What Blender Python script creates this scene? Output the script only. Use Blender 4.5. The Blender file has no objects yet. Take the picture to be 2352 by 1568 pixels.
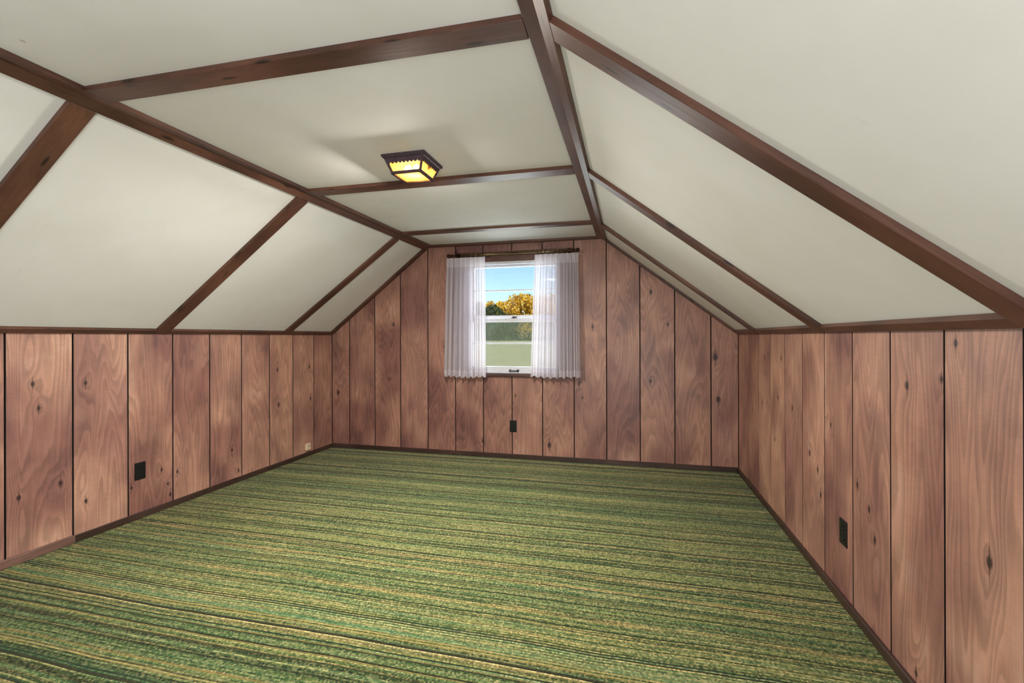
import bpy, bmesh, math, random
from mathutils import Vector, Matrix, Euler

random.seed(7)
S = bpy.context.scene
COL = S.collection

# ------------------------------------------------------------------ camera
H = 1.2                      # eye height above the carpet
cam_d = bpy.data.cameras.new('camera')
cam = bpy.data.objects.new('camera', cam_d)
COL.objects.link(cam)
cam_d.sensor_width = 36.0
cam_d.lens = 1072.2 / 2352 * 36
cam_d.shift_y = -11.3 / 2352
cam_d.clip_start = 0.02
cam_d.clip_end = 500
_yaw, _roll = math.radians(14.2037), math.radians(-0.165)
_f = Vector((-math.sin(_yaw), math.cos(_yaw), 0.0006))
_r = Vector((math.cos(_yaw), math.sin(_yaw), 0))
_u = _r.cross(_f)
_r2 = _r * math.cos(_roll) + _u * math.sin(_roll)
_u2 = _u * math.cos(_roll) - _r * math.sin(_roll)
_m = Matrix((_r2, _u2, -_f)).transposed().to_4x4()
_m.translation = Vector((0, 0, H))
cam.matrix_world = _m
S.camera = cam

# ------------------------------------------------------------------ view, sky, sun, daylight
S.view_settings.view_transform = 'Standard'
S.view_settings.look = 'None'
S.view_settings.exposure = 0.55
S.view_settings.gamma = 1.0
S.view_settings.use_curve_mapping = False
S.cycles.max_bounces = 10
S.cycles.diffuse_bounces = 6
S.cycles.transparent_max_bounces = 16

W = bpy.data.worlds.new('sky')
S.world = W
W.use_nodes = True
_nt = W.node_tree
_nt.nodes.clear()
_sky = _nt.nodes.new('ShaderNodeTexSky')
_sky.sky_type = 'NISHITA'
_sky.sun_disc = False
_sky.sun_elevation = math.radians(38)
_sky.sun_rotation = math.radians(160)
_sky.altitude = 100
_sky.air_density = 1.0
_sky.dust_density = 0.3
_sky.ozone_density = 3.0
_bg = _nt.nodes.new('ShaderNodeBackground')
_bg.inputs['Strength'].default_value = 0.10
_out = _nt.nodes.new('ShaderNodeOutputWorld')
_nt.links.new(_sky.outputs[0], _bg.inputs['Color'])
_nt.links.new(_bg.outputs[0], _out.inputs['Surface'])

def lamp(kind, name, loc, rot, energy, color, **kw):
    d = bpy.data.lights.new(name, kind)
    d.energy = energy
    d.color = color
    for k, v in kw.items():
        setattr(d, k, v)
    o = bpy.data.objects.new(name, d)
    o.location = loc
    o.rotation_euler = rot
    COL.objects.link(o)
    return o

R = math.radians
lamp('SUN', 'sun', (5, -10, 12), (R(52), 0, R(24)), 3.2, (1.0, 0.93, 0.82), angle=R(0.6))
# added fill light behind the camera, no window is built there
lamp('AREA', 'rear_fill', (-0.15, -1.1, 1.05), (R(104), 0, R(38)), 38, (0.96, 0.98, 1.0),
     shape='RECTANGLE', size=1.9, size_y=1.3)
# added upward fill near the floor behind the camera, brightens the ceiling
lamp('AREA', 'rear_up_fill', (-0.3, -0.75, 0.06), (R(150), 0, R(20)), 34, (0.96, 0.98, 1.0),
     shape='RECTANGLE', size=2.0, size_y=0.9)
# daylight that enters by the front window
lamp('AREA', 'front_window_daylight', (-1.128, 4.581, 1.42), (R(-90), 0, 0), 11, (0.96, 0.98, 1.0),
     shape='RECTANGLE', size=0.85, size_y=1.05)

# ------------------------------------------------------------------ geometry of the room
XL, XR, YB, YR = -3.169, 0.925, 4.477, -1.3
ZC = H + 0.94                # flat ceiling
KL, KR = H + 0.041, H + 0.030  # where the slopes meet the knee walls
RL, RR = -2.022, -0.249      # where the slopes meet the flat ceiling
T = 0.020                    # board thickness
ML = (ZC - KL) / (RL - XL)
MR = (ZC - KR) / (XR - RR)
thL, thR = math.atan(ML), math.atan(MR)
NL = Vector((math.sin(thL), 0, -math.cos(thL)))   # into the room
NR = Vector((-math.sin(thR), 0, -math.cos(thR)))
NC = Vector((0, 0, -1))

def zroof(x):
    if x < RL: return KL + ML * (x - XL)
    if x > RR: return KR + MR * (XR - x)
    return ZC

# ------------------------------------------------------------------ helpers
def srgb(r, g, b):
    def c(v):
        v /= 255.0
        return v / 12.92 if v <= 0.04045 else ((v + 0.055) / 1.055) ** 2.4
    return (c(r), c(g), c(b), 1.0)

def obj(name, bm, mat=None, parent=None, smooth=False):
    me = bpy.data.meshes.new(name)
    bmesh.ops.recalc_face_normals(bm, faces=bm.faces)
    if smooth:
        for f in bm.faces: f.smooth = True
    bm.to_mesh(me)
    bm.free()
    if mat: me.materials.append(mat)
    o = bpy.data.objects.new(name, me)
    COL.objects.link(o)
    if parent: o.parent = parent
    return o

def empty(name, loc=(0, 0, 0), rot=(0, 0, 0), parent=None):
    o = bpy.data.objects.new(name, None)
    o.empty_display_size = 0.05
    o.location = loc
    o.rotation_euler = rot
    COL.objects.link(o)
    if parent: o.parent = parent
    return o

def tag(o, label=None, cat=None, group=None, kind=None):
    if label: o['label'] = label
    if cat: o['category'] = cat
    if group: o['group'] = group
    if kind: o['kind'] = kind
    return o

def struct(o, label=None):
    return tag(o, label=label, kind='structure')

def add_box(bm, x0, x1, y0, y1, z0, z1, bevel=0.0, seg=1):
    r = bmesh.ops.create_cube(bm, size=1.0)
    vs = r['verts']
    for v in vs:
        v.co = Vector((x0 + (v.co.x + .5) * (x1 - x0), y0 + (v.co.y + .5) * (y1 - y0), z0 + (v.co.z + .5) * (z1 - z0)))
    if bevel > 0:
        es = list({e for v in vs for e in v.link_edges})
        bmesh.ops.bevel(bm, geom=es, offset=bevel, segments=seg, affect='EDGES', profile=0.6)

def box(*a, **k):
    bm = bmesh.new()
    add_box(bm, *a, **k)
    return bm

def add_prism(bm, pts, ext):
    """polygon pts (3D) swept along vector ext"""
    a = [bm.verts.new(Vector(p)) for p in pts]
    b = [bm.verts.new(Vector(p) + Vector(ext)) for p in pts]
    bm.faces.new(a)
    bm.faces.new(list(reversed(b)))
    n = len(a)
    for i in range(n):
        bm.faces.new((a[i], b[i], b[(i + 1) % n], a[(i + 1) % n]))

def prism(pts, ext):
    bm = bmesh.new()
    add_prism(bm, pts, ext)
    return bm

def add_cyl(bm, a, b, r1, r2=None, seg=14, caps=True):
    a, b = Vector(a), Vector(b)
    d = b - a
    q = d.to_track_quat('Z', 'Y').to_matrix().to_4x4()
    q.translation = (a + b) / 2
    bmesh.ops.create_cone(bm, cap_ends=caps, segments=seg, radius1=r1, radius2=r1 if r2 is None else r2,
                          depth=d.length, matrix=q)

def cyl(a, b, r1, r2=None, seg=14):
    bm = bmesh.new()
    add_cyl(bm, a, b, r1, r2, seg)
    return bm

def add_lathe(bm, prof, origin, axis='X', seg=16):
    """prof: list of (t, radius) along an axis"""
    rings = []
    for t, r in prof:
        ring = []
        for i in range(seg):
            a = 2 * math.pi * i / seg
            c, s = r * math.cos(a), r * math.sin(a)
            p = {'X': (t, c, s), 'Y': (c, t, s), 'Z': (c, s, t)}[axis]
            ring.append(bm.verts.new(Vector(origin) + Vector(p)))
        rings.append(ring)
    for A, B in zip(rings, rings[1:]):
        for i in range(seg):
            bm.faces.new((A[i], A[(i + 1) % seg], B[(i + 1) % seg], B[i]))
    bm.faces.new(rings[0])
    bm.faces.new(rings[-1])

# ------------------------------------------------------------------ materials
class NT:
    def __init__(self, name):
        self.mat = bpy.data.materials.new(name)
        self.mat.use_nodes = True
        self.t = self.mat.node_tree
        self.t.nodes.clear()
        self.out = self.t.nodes.new('ShaderNodeOutputMaterial')
    def n(self, typ, **kw):
        nd = self.t.nodes.new(typ)
        for k, v in kw.items():
            if k == 'ins':
                for kk, vv in v.items():
                    self.set(nd.inputs[kk], vv)
            else:
                setattr(nd, k, v)
        return nd
    def set(self, sock, v):
        if isinstance(v, bpy.types.NodeSocket): self.t.links.new(v, sock)
        else: sock.default_value = v
    def m(self, op, a, b=0.0, c=0.0, clamp=False):
        nd = self.n('ShaderNodeMath', operation=op, use_clamp=clamp)
        self.set(nd.inputs[0], a); self.set(nd.inputs[1], b); self.set(nd.inputs[2], c)
        return nd.outputs[0]
    def xyz(self, x, y, z):
        nd = self.n('ShaderNodeCombineXYZ')
        for i, v in enumerate((x, y, z)): self.set(nd.inputs[i], v)
        return nd.outputs[0]
    def sep(self, v):
        nd = self.n('ShaderNodeSeparateXYZ')
        self.set(nd.inputs[0], v)
        return nd.outputs
    def noise(self, vec, scale=1.0, detail=3.0, rough=0.5, dist=0.0):
        nd = self.n('ShaderNodeTexNoise', ins={'Vector': vec, 'Scale': scale, 'Detail': detail, 'Roughness': rough, 'Distortion': dist})
        return nd.outputs['Fac']
    def ramp(self, fac, stops, interp='LINEAR'):
        nd = self.n('ShaderNodeValToRGB')
        cr = nd.color_ramp
        cr.interpolation = interp
        while len(cr.elements) < len(stops): cr.elements.new(0.5)
        for e, (p, c) in zip(cr.elements, stops):
            e.position = p
            e.color = c if len(c) == 4 else (*c, 1)
        self.set(nd.inputs[0], fac)
        return nd.outputs[0]
    def step(self, v, a, b, lo=0.0, hi=1.0):
        nd = self.n('ShaderNodeMapRange', interpolation_type='SMOOTHSTEP')
        self.set(nd.inputs[0], v)
        nd.inputs[1].default_value, nd.inputs[2].default_value = a, b
        nd.inputs[3].default_value, nd.inputs[4].default_value = lo, hi
        return nd.outputs[0]
    def mix(self, fac, a, b, mode='MIX'):
        nd = self.n('ShaderNodeMix', data_type='RGBA', blend_type=mode)
        self.set(nd.inputs[0], fac); self.set(nd.inputs[6], a); self.set(nd.inputs[7], b)
        return nd.outputs[2]
    def bump(self, h, strength=0.3, dist=0.002):
        nd = self.n('ShaderNodeBump', ins={'Height': h, 'Strength': strength, 'Distance': dist})
        return nd.outputs[0]
    def principled(self, color, rough=0.5, normal=None, metal=0.0, spec=0.5, coat=0.0, sheen=0.0):
        nd = self.n('ShaderNodeBsdfPrincipled')
        self.set(nd.inputs['Base Color'], color)
        self.set(nd.inputs['Roughness'], rough)
        nd.inputs['Metallic'].default_value = metal
        nd.inputs['Specular IOR Level'].default_value = spec
        nd.inputs['Coat Weight'].default_value = coat
        nd.inputs['Coat Roughness'].default_value = 0.25
        nd.inputs['Sheen Weight'].default_value = sheen
        if normal is not None: self.set(nd.inputs['Normal'], normal)
        return nd.outputs[0]
    def done(self, shader):
        self.t.links.new(shader, self.out.inputs['Surface'])
        return self.mat

def simple(name, color, rough=0.5, metal=0.0, spec=0.5, var=0.06, scale=30):
    t = NT(name)
    co = t.n('ShaderNodeTexCoord').outputs['Object']
    f = t.noise(co, scale, 3)
    c2 = tuple(max(0, v * (1 - 4 * var)) for v in color[:3]) + (1,)
    c = t.mix(t.step(f, 0.35, 0.75), color, c2)
    return t.done(t.principled(c, rough, metal=metal, spec=spec))

KNOTS = ('knot_a', 'knot_b', 'knot_c', 'knot_d')

def mat_panel():
    """stained birch veneer planks: flowing rings, knots given per plank, blotchy staining"""
    t = NT('stained_birch_panel')
    co = t.n('ShaderNodeTexCoord').outputs['Object']
    rnd = t.n('ShaderNodeObjectInfo').outputs['Random']
    x, y, z = t.sep(co)
    off = t.m('MULTIPLY', rnd, 37.0)
    dist_sum = None; core = None; tail = None; halo = None
    for k in KNOTS:
        a = t.n('ShaderNodeAttribute', attribute_type='OBJECT', attribute_name=k).outputs['Vector']
        kx, kz, kr = t.sep(a)
        dx = t.m('DIVIDE', t.m('SUBTRACT', x, kx), kr)
        dz = t.m('DIVIDE', t.m('SUBTRACT', z, kz), kr)
        d1 = t.m('SQRT', t.m('ADD', t.m('MULTIPLY', dx, dx), t.m('MULTIPLY', t.m('MULTIPLY', dz, dz), 0.45)))
        d2 = t.m('SQRT', t.m('ADD', t.m('MULTIPLY', t.m('MULTIPLY', dx, dx), 7.0), t.m('MULTIPLY', t.m('MULTIPLY', dz, dz), 0.035)))
        c = t.step(d1, 0.55, 1.15, 1.0, 0.0)
        tl = t.step(d2, 0.25, 1.1, 1.0, 0.0)
        g = t.m('POWER', 2.718, t.m('MULTIPLY', d1, -0.36))
        core = c if core is None else t.m('MAXIMUM', core, c)
        tail = tl if tail is None else t.m('MAXIMUM', tail, tl)
        halo = g if halo is None else t.m('MAXIMUM', halo, g)
    # flowing growth-ring field
    fv = t.xyz(t.m('MULTIPLY', x, 4.4), off, t.m('MULTIPLY', z, 0.58))
    f = t.noise(fv, 1.0, 2.0, 0.45, 0.25)
    f = t.m('ADD', f, t.m('MULTIPLY', halo, 0.10))
    wob = t.noise(t.xyz(t.m('MULTIPLY', x, 30.0), off, t.m('MULTIPLY', z, 5.0)), 1.0, 3.0, 0.6)
    f = t.m('ADD', f, t.m('MULTIPLY', wob, 0.022))
    rings = t.m('FRACT', t.m('MULTIPLY', f, 24.0))
    edge = t.step(rings, 0.0, 0.9)
    line = t.step(rings, 0.86, 1.0)
    # slow stained blotches and fibres
    bl = t.noise(t.xyz(t.m('MULTIPLY', x, 5.0), t.m('ADD', off, 5.0), t.m('MULTIPLY', z, 2.6)), 1.0, 4.0, 0.55, 0.4)
    bl = t.m('ADD', bl, t.m('MULTIPLY', t.m('SUBTRACT', edge, 0.5), 0.05))
    fib = t.noise(t.xyz(t.m('MULTIPLY', x, 210.0), off, t.m('MULTIPLY', z, 4.5)), 1.0, 3.0, 0.6)
    fleck = t.noise(t.xyz(t.m('MULTIPLY', x, 22.0), off, t.m('MULTIPLY', z, 130.0)), 1.0, 3.0, 0.6)
    wv = t.noise(t.xyz(t.m('MULTIPLY', x, 2.0), t.m('ADD', off, 9.0), t.m('MULTIPLY', z, 1.2)), 1.0, 2.0)
    col = t.ramp(bl, [(0.20, srgb(136, 104, 96)), (0.42, srgb(170, 132, 117)), (0.56, srgb(187, 146, 126)), (0.76, srgb(200, 166, 147))])
    purple = t.mix(t.step(wv, 0.44, 0.64), srgb(255, 255, 255), srgb(208, 196, 206))
    col = t.mix(1.0, col, purple, 'MULTIPLY')
    tint = t.ramp(t.m('FRACT', t.m('MULTIPLY', rnd, 7.3)), [(0, srgb(232, 222, 220)), (0.5, srgb(248, 243, 240)), (1, srgb(255, 250, 240))])
    col = t.mix(1.0, col, tint, 'MULTIPLY')
    shade_mul = t.n('ShaderNodeAttribute', attribute_type='OBJECT', attribute_name='wall_shade').outputs['Vector']
    col = t.mix(1.0, col, shade_mul, 'MULTIPLY')
    v = t.m('ADD', 0.86, t.m('MULTIPLY', edge, 0.23))
    v = t.m('SUBTRACT', v, t.m('MULTIPLY', line, 0.24))
    v = t.m('MULTIPLY', v, t.m('ADD', 0.76, t.m('MULTIPLY', fib, 0.48)))
    v = t.m('MULTIPLY', v, t.m('ADD', 0.88, t.m('MULTIPLY', fleck, 0.24)))
    grey = t.xyz(v, v, v)
    col = t.mix(1.0, col, grey, 'MULTIPLY')
    nz = t.noise(t.xyz(t.m('MULTIPLY', x, 60.0), off, t.m('MULTIPLY', z, 40.0)), 1.0, 2.0)
    hz = t.m('MULTIPLY', t.step(halo, 0.3, 0.95), t.step(nz, 0.3, 0.7))
    col = t.mix(t.m('MULTIPLY', hz, 0.35), col, srgb(92, 62, 56))
    col = t.mix(t.m('MULTIPLY', tail, 0.75), col, srgb(64, 40, 34))
    col = t.mix(t.m('MULTIPLY', core, 0.88), col, srgb(44, 32, 34))
    h = t.m('ADD', t.m('MULTIPLY', edge, 0.5), t.m('MULTIPLY', fib, 0.3))
    ro = t.m('ADD', 0.36, t.m('MULTIPLY', bl, 0.14))
    return t.done(t.principled(col, ro, t.bump(h, 0.12, 0.001), spec=0.5))

def mat_trim(name, c1, c2, c3):
    """dark stained pine boards, grain along the local x axis"""
    t = NT(name)
    co = t.n('ShaderNodeTexCoord').outputs['Object']
    rnd = t.m('MULTIPLY', t.n('ShaderNodeObjectInfo').outputs['Random'], 41.0)
    x, y, z = t.sep(co)
    yz = t.m('ADD', y, t.m('MULTIPLY', z, 0.8))
    # sparse knots
    vo = t.n('ShaderNodeTexVoronoi', voronoi_dimensions='2D', ins={'Vector': t.xyz(t.m('ADD', t.m('MULTIPLY', x, 2.1), rnd), t.m('MULTIPLY', yz, 9.0), 0.0), 'Scale': 1.0, 'Randomness': 1.0}).outputs['Distance']
    kn = t.step(vo, 0.035, 0.085, 1.0, 0.0)
    hal = t.step(vo, 0.05, 0.35, 1.0, 0.0)
    f = t.noise(t.xyz(t.m('MULTIPLY', x, 1.3), rnd, t.m('MULTIPLY', yz, 16.0)), 1.0, 3.0, 0.5, 0.3)
    f = t.m('ADD', f, t.m('MULTIPLY', hal, 0.12))
    rings = t.m('FRACT', t.m('MULTIPLY', f, 11.0))
    fib = t.noise(t.xyz(t.m('MULTIPLY', x, 9.0), rnd, t.m('MULTIPLY', yz, 300.0)), 1.0, 3.0, 0.6)
    bl = t.noise(t.xyz(t.m('MULTIPLY', x, 2.5), rnd, t.m('MULTIPLY', yz, 6.0)), 1.0, 3.0)
    col = t.ramp(bl, [(0.25, c1), (0.5, c2), (0.75, c3)])
    v = t.m('MULTIPLY', t.m('ADD', 0.82, t.m('MULTIPLY', rings, 0.22)), t.m('ADD', 0.72, t.m('MULTIPLY', fib, 0.52)))
    col = t.mix(1.0, col, t.xyz(v, v, v), 'MULTIPLY')
    col = t.mix(t.m('MULTIPLY', kn, 0.85), col, srgb(30, 18, 16))
    return t.done(t.principled(col, t.m('ADD', 0.33, t.m('MULTIPLY', fib, 0.15)), t.bump(t.m('ADD', fib, rings), 0.12, 0.001), spec=0.5))

def mat_ceiling():
    t = NT('cream_fibreboard')
    co = t.n('ShaderNodeTexCoord').outputs['Object']
    rnd = t.m('MULTIPLY', t.n('ShaderNodeObjectInfo').outputs['Random'], 29.0)
    x, y, z = t.sep(co)
    p = t.xyz(t.m('ADD', x, rnd), y, t.m('ADD', z, rnd))
    a = t.noise(p, 1.6, 4.0, 0.6)
    b = t.noise(p, 420.0, 2.0, 0.6)
    s = t.noise(t.xyz(t.m('MULTIPLY', t.m('ADD', x, rnd), 5.0), t.m('MULTIPLY', y, 22.0), t.m('MULTIPLY', z, 6.0)), 1.0, 5.0, 0.7)
    col = t.mix(t.step(a, 0.3, 0.7), srgb(225, 226, 222), srgb(218, 218, 212))
    col = t.mix(t.m('MULTIPLY', t.step(s, 0.66, 0.80), 0.22), col, srgb(150, 135, 105))
    sp = t.n('ShaderNodeTexVoronoi', ins={'Vector': p, 'Scale': 3.0}).outputs['Distance']
    col = t.mix(t.step(sp, 0.012, 0.03, 0.45, 0.0), col, srgb(140, 110, 80))
    v = t.m('ADD', 0.96, t.m('MULTIPLY', b, 0.08))
    col = t.mix(1.0, col, t.xyz(v, v, v), 'MULTIPLY')
    return t.done(t.principled(col, 0.75, t.bump(b, 0.08, 0.0006), spec=0.25))

def mat_carpet():
    t = NT('striped_loop_carpet')
    co = t.n('ShaderNodeTexCoord').outputs['Object']
    x, y, z = t.sep(co)
    w1 = t.noise(t.xyz(t.m('MULTIPLY', x, 1.1), t.m('MULTIPLY', y, 1.0), 0.0), 1.0, 2.0)
    w2 = t.noise(t.xyz(t.m('MULTIPLY', x, 5.0), t.m('MULTIPLY', y, 3.0), 2.0), 1.0, 2.0)
    s = t.m('ADD', y, t.m('ADD', t.m('MULTIPLY', t.m('SUBTRACT', w1, 0.5), 0.05), t.m('MULTIPLY', t.m('SUBTRACT', w2, 0.5), 0.007)))
    row = t.m('FLOOR', t.m('DIVIDE', s, 0.0076))
    band = t.m('FLOOR', t.m('DIVIDE', s, 0.0304))
    wide = t.noise(t.xyz(t.m('MULTIPLY', s, 3.2), 0.0, 0.0), 1.0, 3.0, 0.6)
    r1 = t.n('ShaderNodeTexWhiteNoise', noise_dimensions='1D', ins={'W': row}).outputs['Value']
    r2 = t.n('ShaderNodeTexWhiteNoise', noise_dimensions='1D', ins={'W': t.m('ADD', band, 913.0)}).outputs['Value']
    # yarn colour changes now and then along a row
    seg = t.noise(t.xyz(t.m('MULTIPLY', x, 1.7), t.m('MULTIPLY', row, 3.71), 0.0), 1.0, 1.0)
    pick = t.m('ADD', t.m('MULTIPLY', r1, 0.60), t.m('MULTIPLY', r2, 0.40))
    pick = t.m('ADD', pick, t.m('MULTIPLY', t.m('SUBTRACT', seg, 0.5), 0.35))
    col = t.ramp(pick, [
        (0.00, srgb(62, 72, 46)), (0.16, srgb(86, 92, 58)), (0.25, srgb(96, 128, 80)), (0.34, srgb(128, 150, 108)),
        (0.43, srgb(170, 174, 116)), (0.50, srgb(184, 180, 132)), (0.57, srgb(104, 142, 98)), (0.65, srgb(156, 176, 134)),
        (0.73, srgb(204, 188, 134)), (0.80, srgb(78, 100, 64)), (0.88, srgb(186, 172, 126)), (1.0, srgb(224, 208, 158))])
    # tweed flecks: loops along each row
    lx = t.m('MULTIPLY', x, 135.0)
    cell = t.m('FLOOR', t.m('ADD', lx, t.m('MULTIPLY', row, 0.37)))
    wn = t.n('ShaderNodeTexWhiteNoise', noise_dimensions='2D', ins={'Vector': t.xyz(cell, row, 0.0)}).outputs
    tw = wn['Value']
    fleck = t.ramp(tw, [(0.0, srgb(44, 56, 36)), (0.35, srgb(110, 132, 84)), (0.7, srgb(172, 178, 128)), (1.0, srgb(222, 212, 166))])
    col = t.mix(0.42, col, fleck)
    teal = t.step(t.noise(t.xyz(t.m('MULTIPLY', s, 9.0), 4.0, 0.0), 1.0, 2.0), 0.56, 0.70)
    col = t.mix(t.m('MULTIPLY', teal, 0.30), col, srgb(84, 150, 112))
    dk = t.n('ShaderNodeTexWhiteNoise', noise_dimensions='1D', ins={'W': t.m('ADD', row, 77.0)}).outputs['Value']
    col = t.mix(t.step(dk, 0.87, 0.90, 0.0, 0.7), col, srgb(38, 52, 32))
    col = t.mix(t.step(dk, 0.03, 0.07, 0.5, 0.0), col, srgb(196, 176, 118))
    col = t.n('ShaderNodeGamma', ins={'Color': col, 'Gamma': 1.75}).outputs[0]
    col = t.mix(1.0, col, (1.06, 1.05, 1.34, 1), 'MULTIPLY')
    v = t.m('ADD', 0.78, t.m('MULTIPLY', wide, 0.44))
    alt = t.m('PINGPONG', row, 1.0)
    v = t.m('MULTIPLY', v, t.m('ADD', 0.80, t.m('MULTIPLY', alt, 0.40)))
    col = t.mix(1.0, col, t.xyz(v, v, v), 'MULTIPLY')
    # loop relief
    ry = t.m('ABSOLUTE', t.m('SUBTRACT', t.m('FRACT', t.m('DIVIDE', s, 0.0076)), 0.5))
    rx = t.m('ABSOLUTE', t.m('SUBTRACT', t.m('FRACT', t.m('ADD', lx, t.m('MULTIPLY', row, 0.37))), 0.5))
    hgt = t.m('SUBTRACT', 1.0, t.m('ADD', t.m('MULTIPLY', t.m('MULTIPLY', ry, ry), 3.0), t.m('MULTIPLY', t.m('MULTIPLY', rx, rx), 1.4)))
    hgt = t.m('ADD', hgt, t.m('MULTIPLY', tw, 0.5))
    return t.done(t.principled(col, 0.92, t.bump(hgt, 0.7, 0.004), spec=0.15, sheen=0.09))

M_PANEL = mat_panel()
M_TRIM = mat_trim('dark_stained_pine', srgb(60, 39, 32), srgb(88, 57, 45), srgb(112, 75, 58))
M_TRIM2 = mat_trim('pale_baseboard_wood', srgb(92, 68, 62), srgb(120, 90, 80), srgb(138, 106, 94))  # paler wood for the near board of the left baseboard
M_BASE = mat_trim('dark_baseboard_wood', srgb(48, 34, 30), srgb(64, 46, 40), srgb(80, 60, 52))
M_CEIL = mat_ceiling()
M_CARPET = mat_carpet()
M_GROOVE = simple('groove_black', srgb(24, 17, 16), 0.9)
M_PLASTER = simple('outer_wall', srgb(170, 165, 150), 0.8)
M_WHITE = simple('white_sash_paint', srgb(212, 215, 222), 0.35, var=0.015)
M_BLACKP = simple('black_bakelite', srgb(20, 20, 24), 0.28, var=0.02)
M_SLOT = simple('slot_black', srgb(4, 4, 5), 0.6)
M_STEEL = simple('screw_steel', srgb(150, 148, 145), 0.3, metal=1.0)
M_IVORY = simple('ivory_plastic', srgb(222, 202, 172), 0.4, var=0.02)
M_BRONZE = simple('bronze_lamp_metal', srgb(88, 74, 84), 0.34, metal=0.45, var=0.05)
M_BRASS = simple('antique_brass', srgb(132, 112, 74), 0.26, metal=0.9, var=0.10, scale=60)
M_BRASSD = simple('dark_brass', srgb(62, 46, 36), 0.3, metal=0.8, var=0.05)
M_PULL = simple('pull_dark_metal', srgb(62, 60, 58), 0.35, metal=0.6)
M_SOCKET = simple('lamp_socket', srgb(180, 170, 150), 0.5)

def mat_glass():
    t = NT('window_glass')
    tr = t.n('ShaderNodeBsdfTransparent', ins={'Color': (0.93, 0.97, 0.97, 1)}).outputs[0]
    gl = t.n('ShaderNodeBsdfGlossy', ins={'Roughness': 0.02}).outputs[0]
    fr = t.n('ShaderNodeFresnel', ins={'IOR': 1.4}).outputs[0]
    mx = t.n('ShaderNodeMixShader', ins={0: t.m('MULTIPLY', fr, 0.6), 1: tr, 2: gl}).outputs[0]
    return t.done(mx)
M_GLASS = mat_glass()

def mat_screen():
    t = NT('insect_screen_mesh')
    co = t.n('ShaderNodeTexCoord').outputs['Object']
    nz = t.noise(co, 9.0, 4.0, 0.65)
    col = t.mix(nz, srgb(120, 126, 104), srgb(170, 172, 146))
    df = t.n('ShaderNodeBsdfDiffuse', ins={'Color': col}).outputs[0]
    tl = t.n('ShaderNodeBsdfTranslucent', ins={'Color': col}).outputs[0]
    a = t.n('ShaderNodeMixShader', ins={0: 0.5, 1: df, 2: tl}).outputs[0]
    tr = t.n('ShaderNodeBsdfTransparent').outputs[0]
    return t.done(t.n('ShaderNodeMixShader', ins={0: 0.34, 1: tr, 2: a}).outputs[0])
M_SCREEN = mat_screen()

def mat_amber():
    t = NT('amber_pebbled_glass')
    co = t.n('ShaderNodeTexCoord').outputs['Object']
    nz = t.noise(co, 160.0, 2.0)
    big = t.noise(co, 9.0, 2.0)
    col = t.mix(t.step(big, 0.35, 0.7), srgb(250, 212, 152), srgb(244, 186, 108))
    tl = t.n('ShaderNodeBsdfTranslucent', ins={'Color': col, 'Normal': t.bump(nz, 0.3, 0.001)}).outputs[0]
    tr = t.n('ShaderNodeBsdfTransparent', ins={'Color': srgb(250, 226, 182)}).outputs[0]
    gl = t.n('ShaderNodeBsdfGlossy', ins={'Roughness': 0.15}).outputs[0]
    a = t.n('ShaderNodeMixShader', ins={0: 0.45, 1: tr, 2: tl}).outputs[0]
    return t.done(t.n('ShaderNodeMixShader', ins={0: 0.06, 1: a, 2: gl}).outputs[0])
M_AMBER = mat_amber()

def mat_bulb():
    t = NT('lit_bulb')
    e = t.n('ShaderNodeEmission', ins={'Color': (1.0, 0.80, 0.52, 1), 'Strength': 22.0}).outputs[0]
    tr = t.n('ShaderNodeBsdfTransparent').outputs[0]
    return t.done(t.n('ShaderNodeAddShader', ins={0: e, 1: tr}).outputs[0])
M_BULB = mat_bulb()

def mat_sheer(name, opac):
    t = NT(name)
    uv = t.n('ShaderNodeTexCoord').outputs['UV']
    u, v, _ = t.sep(uv)
    st = t.noise(t.xyz(t.m('MULTIPLY', u, 260.0), 0.0, 0.0), 1.0, 3.0, 0.7)
    weave = t.noise(t.xyz(t.m('MULTIPLY', u, 900.0), t.m('MULTIPLY', v, 60.0), 0.0), 1.0, 2.0)
    wide = t.noise(t.xyz(t.m('MULTIPLY', u, 42.0), 3.0, 0.0), 1.0, 2.0)
    col = t.mix(t.step(st, 0.35, 0.65), srgb(212, 205, 214), srgb(247, 243, 249))
    col = t.mix(t.m('MULTIPLY', t.step(wide, 0.48, 0.62), 0.7), col, srgb(186, 176, 174))
    df = t.n('ShaderNodeBsdfDiffuse', ins={'Color': col}).outputs[0]
    tl = t.n('ShaderNodeBsdfTranslucent', ins={'Color': col}).outputs[0]
    a = t.n('ShaderNodeMixShader', ins={0: 0.38, 1: df, 2: tl}).outputs[0]
    tr = t.n('ShaderNodeBsdfTransparent').outputs[0]
    f = t.m('ADD', opac, t.m('MULTIPLY', t.m('SUBTRACT', weave, 0.5), 0.25), clamp=True)
    return t.done(t.n('ShaderNodeMixShader', ins={0: f, 1: tr, 2: a}).outputs[0])
M_SHEER = mat_sheer('sheer_curtain_cloth', 0.74)
M_SHEER2 = mat_sheer('doubled_curtain_cloth', 0.93)

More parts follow.
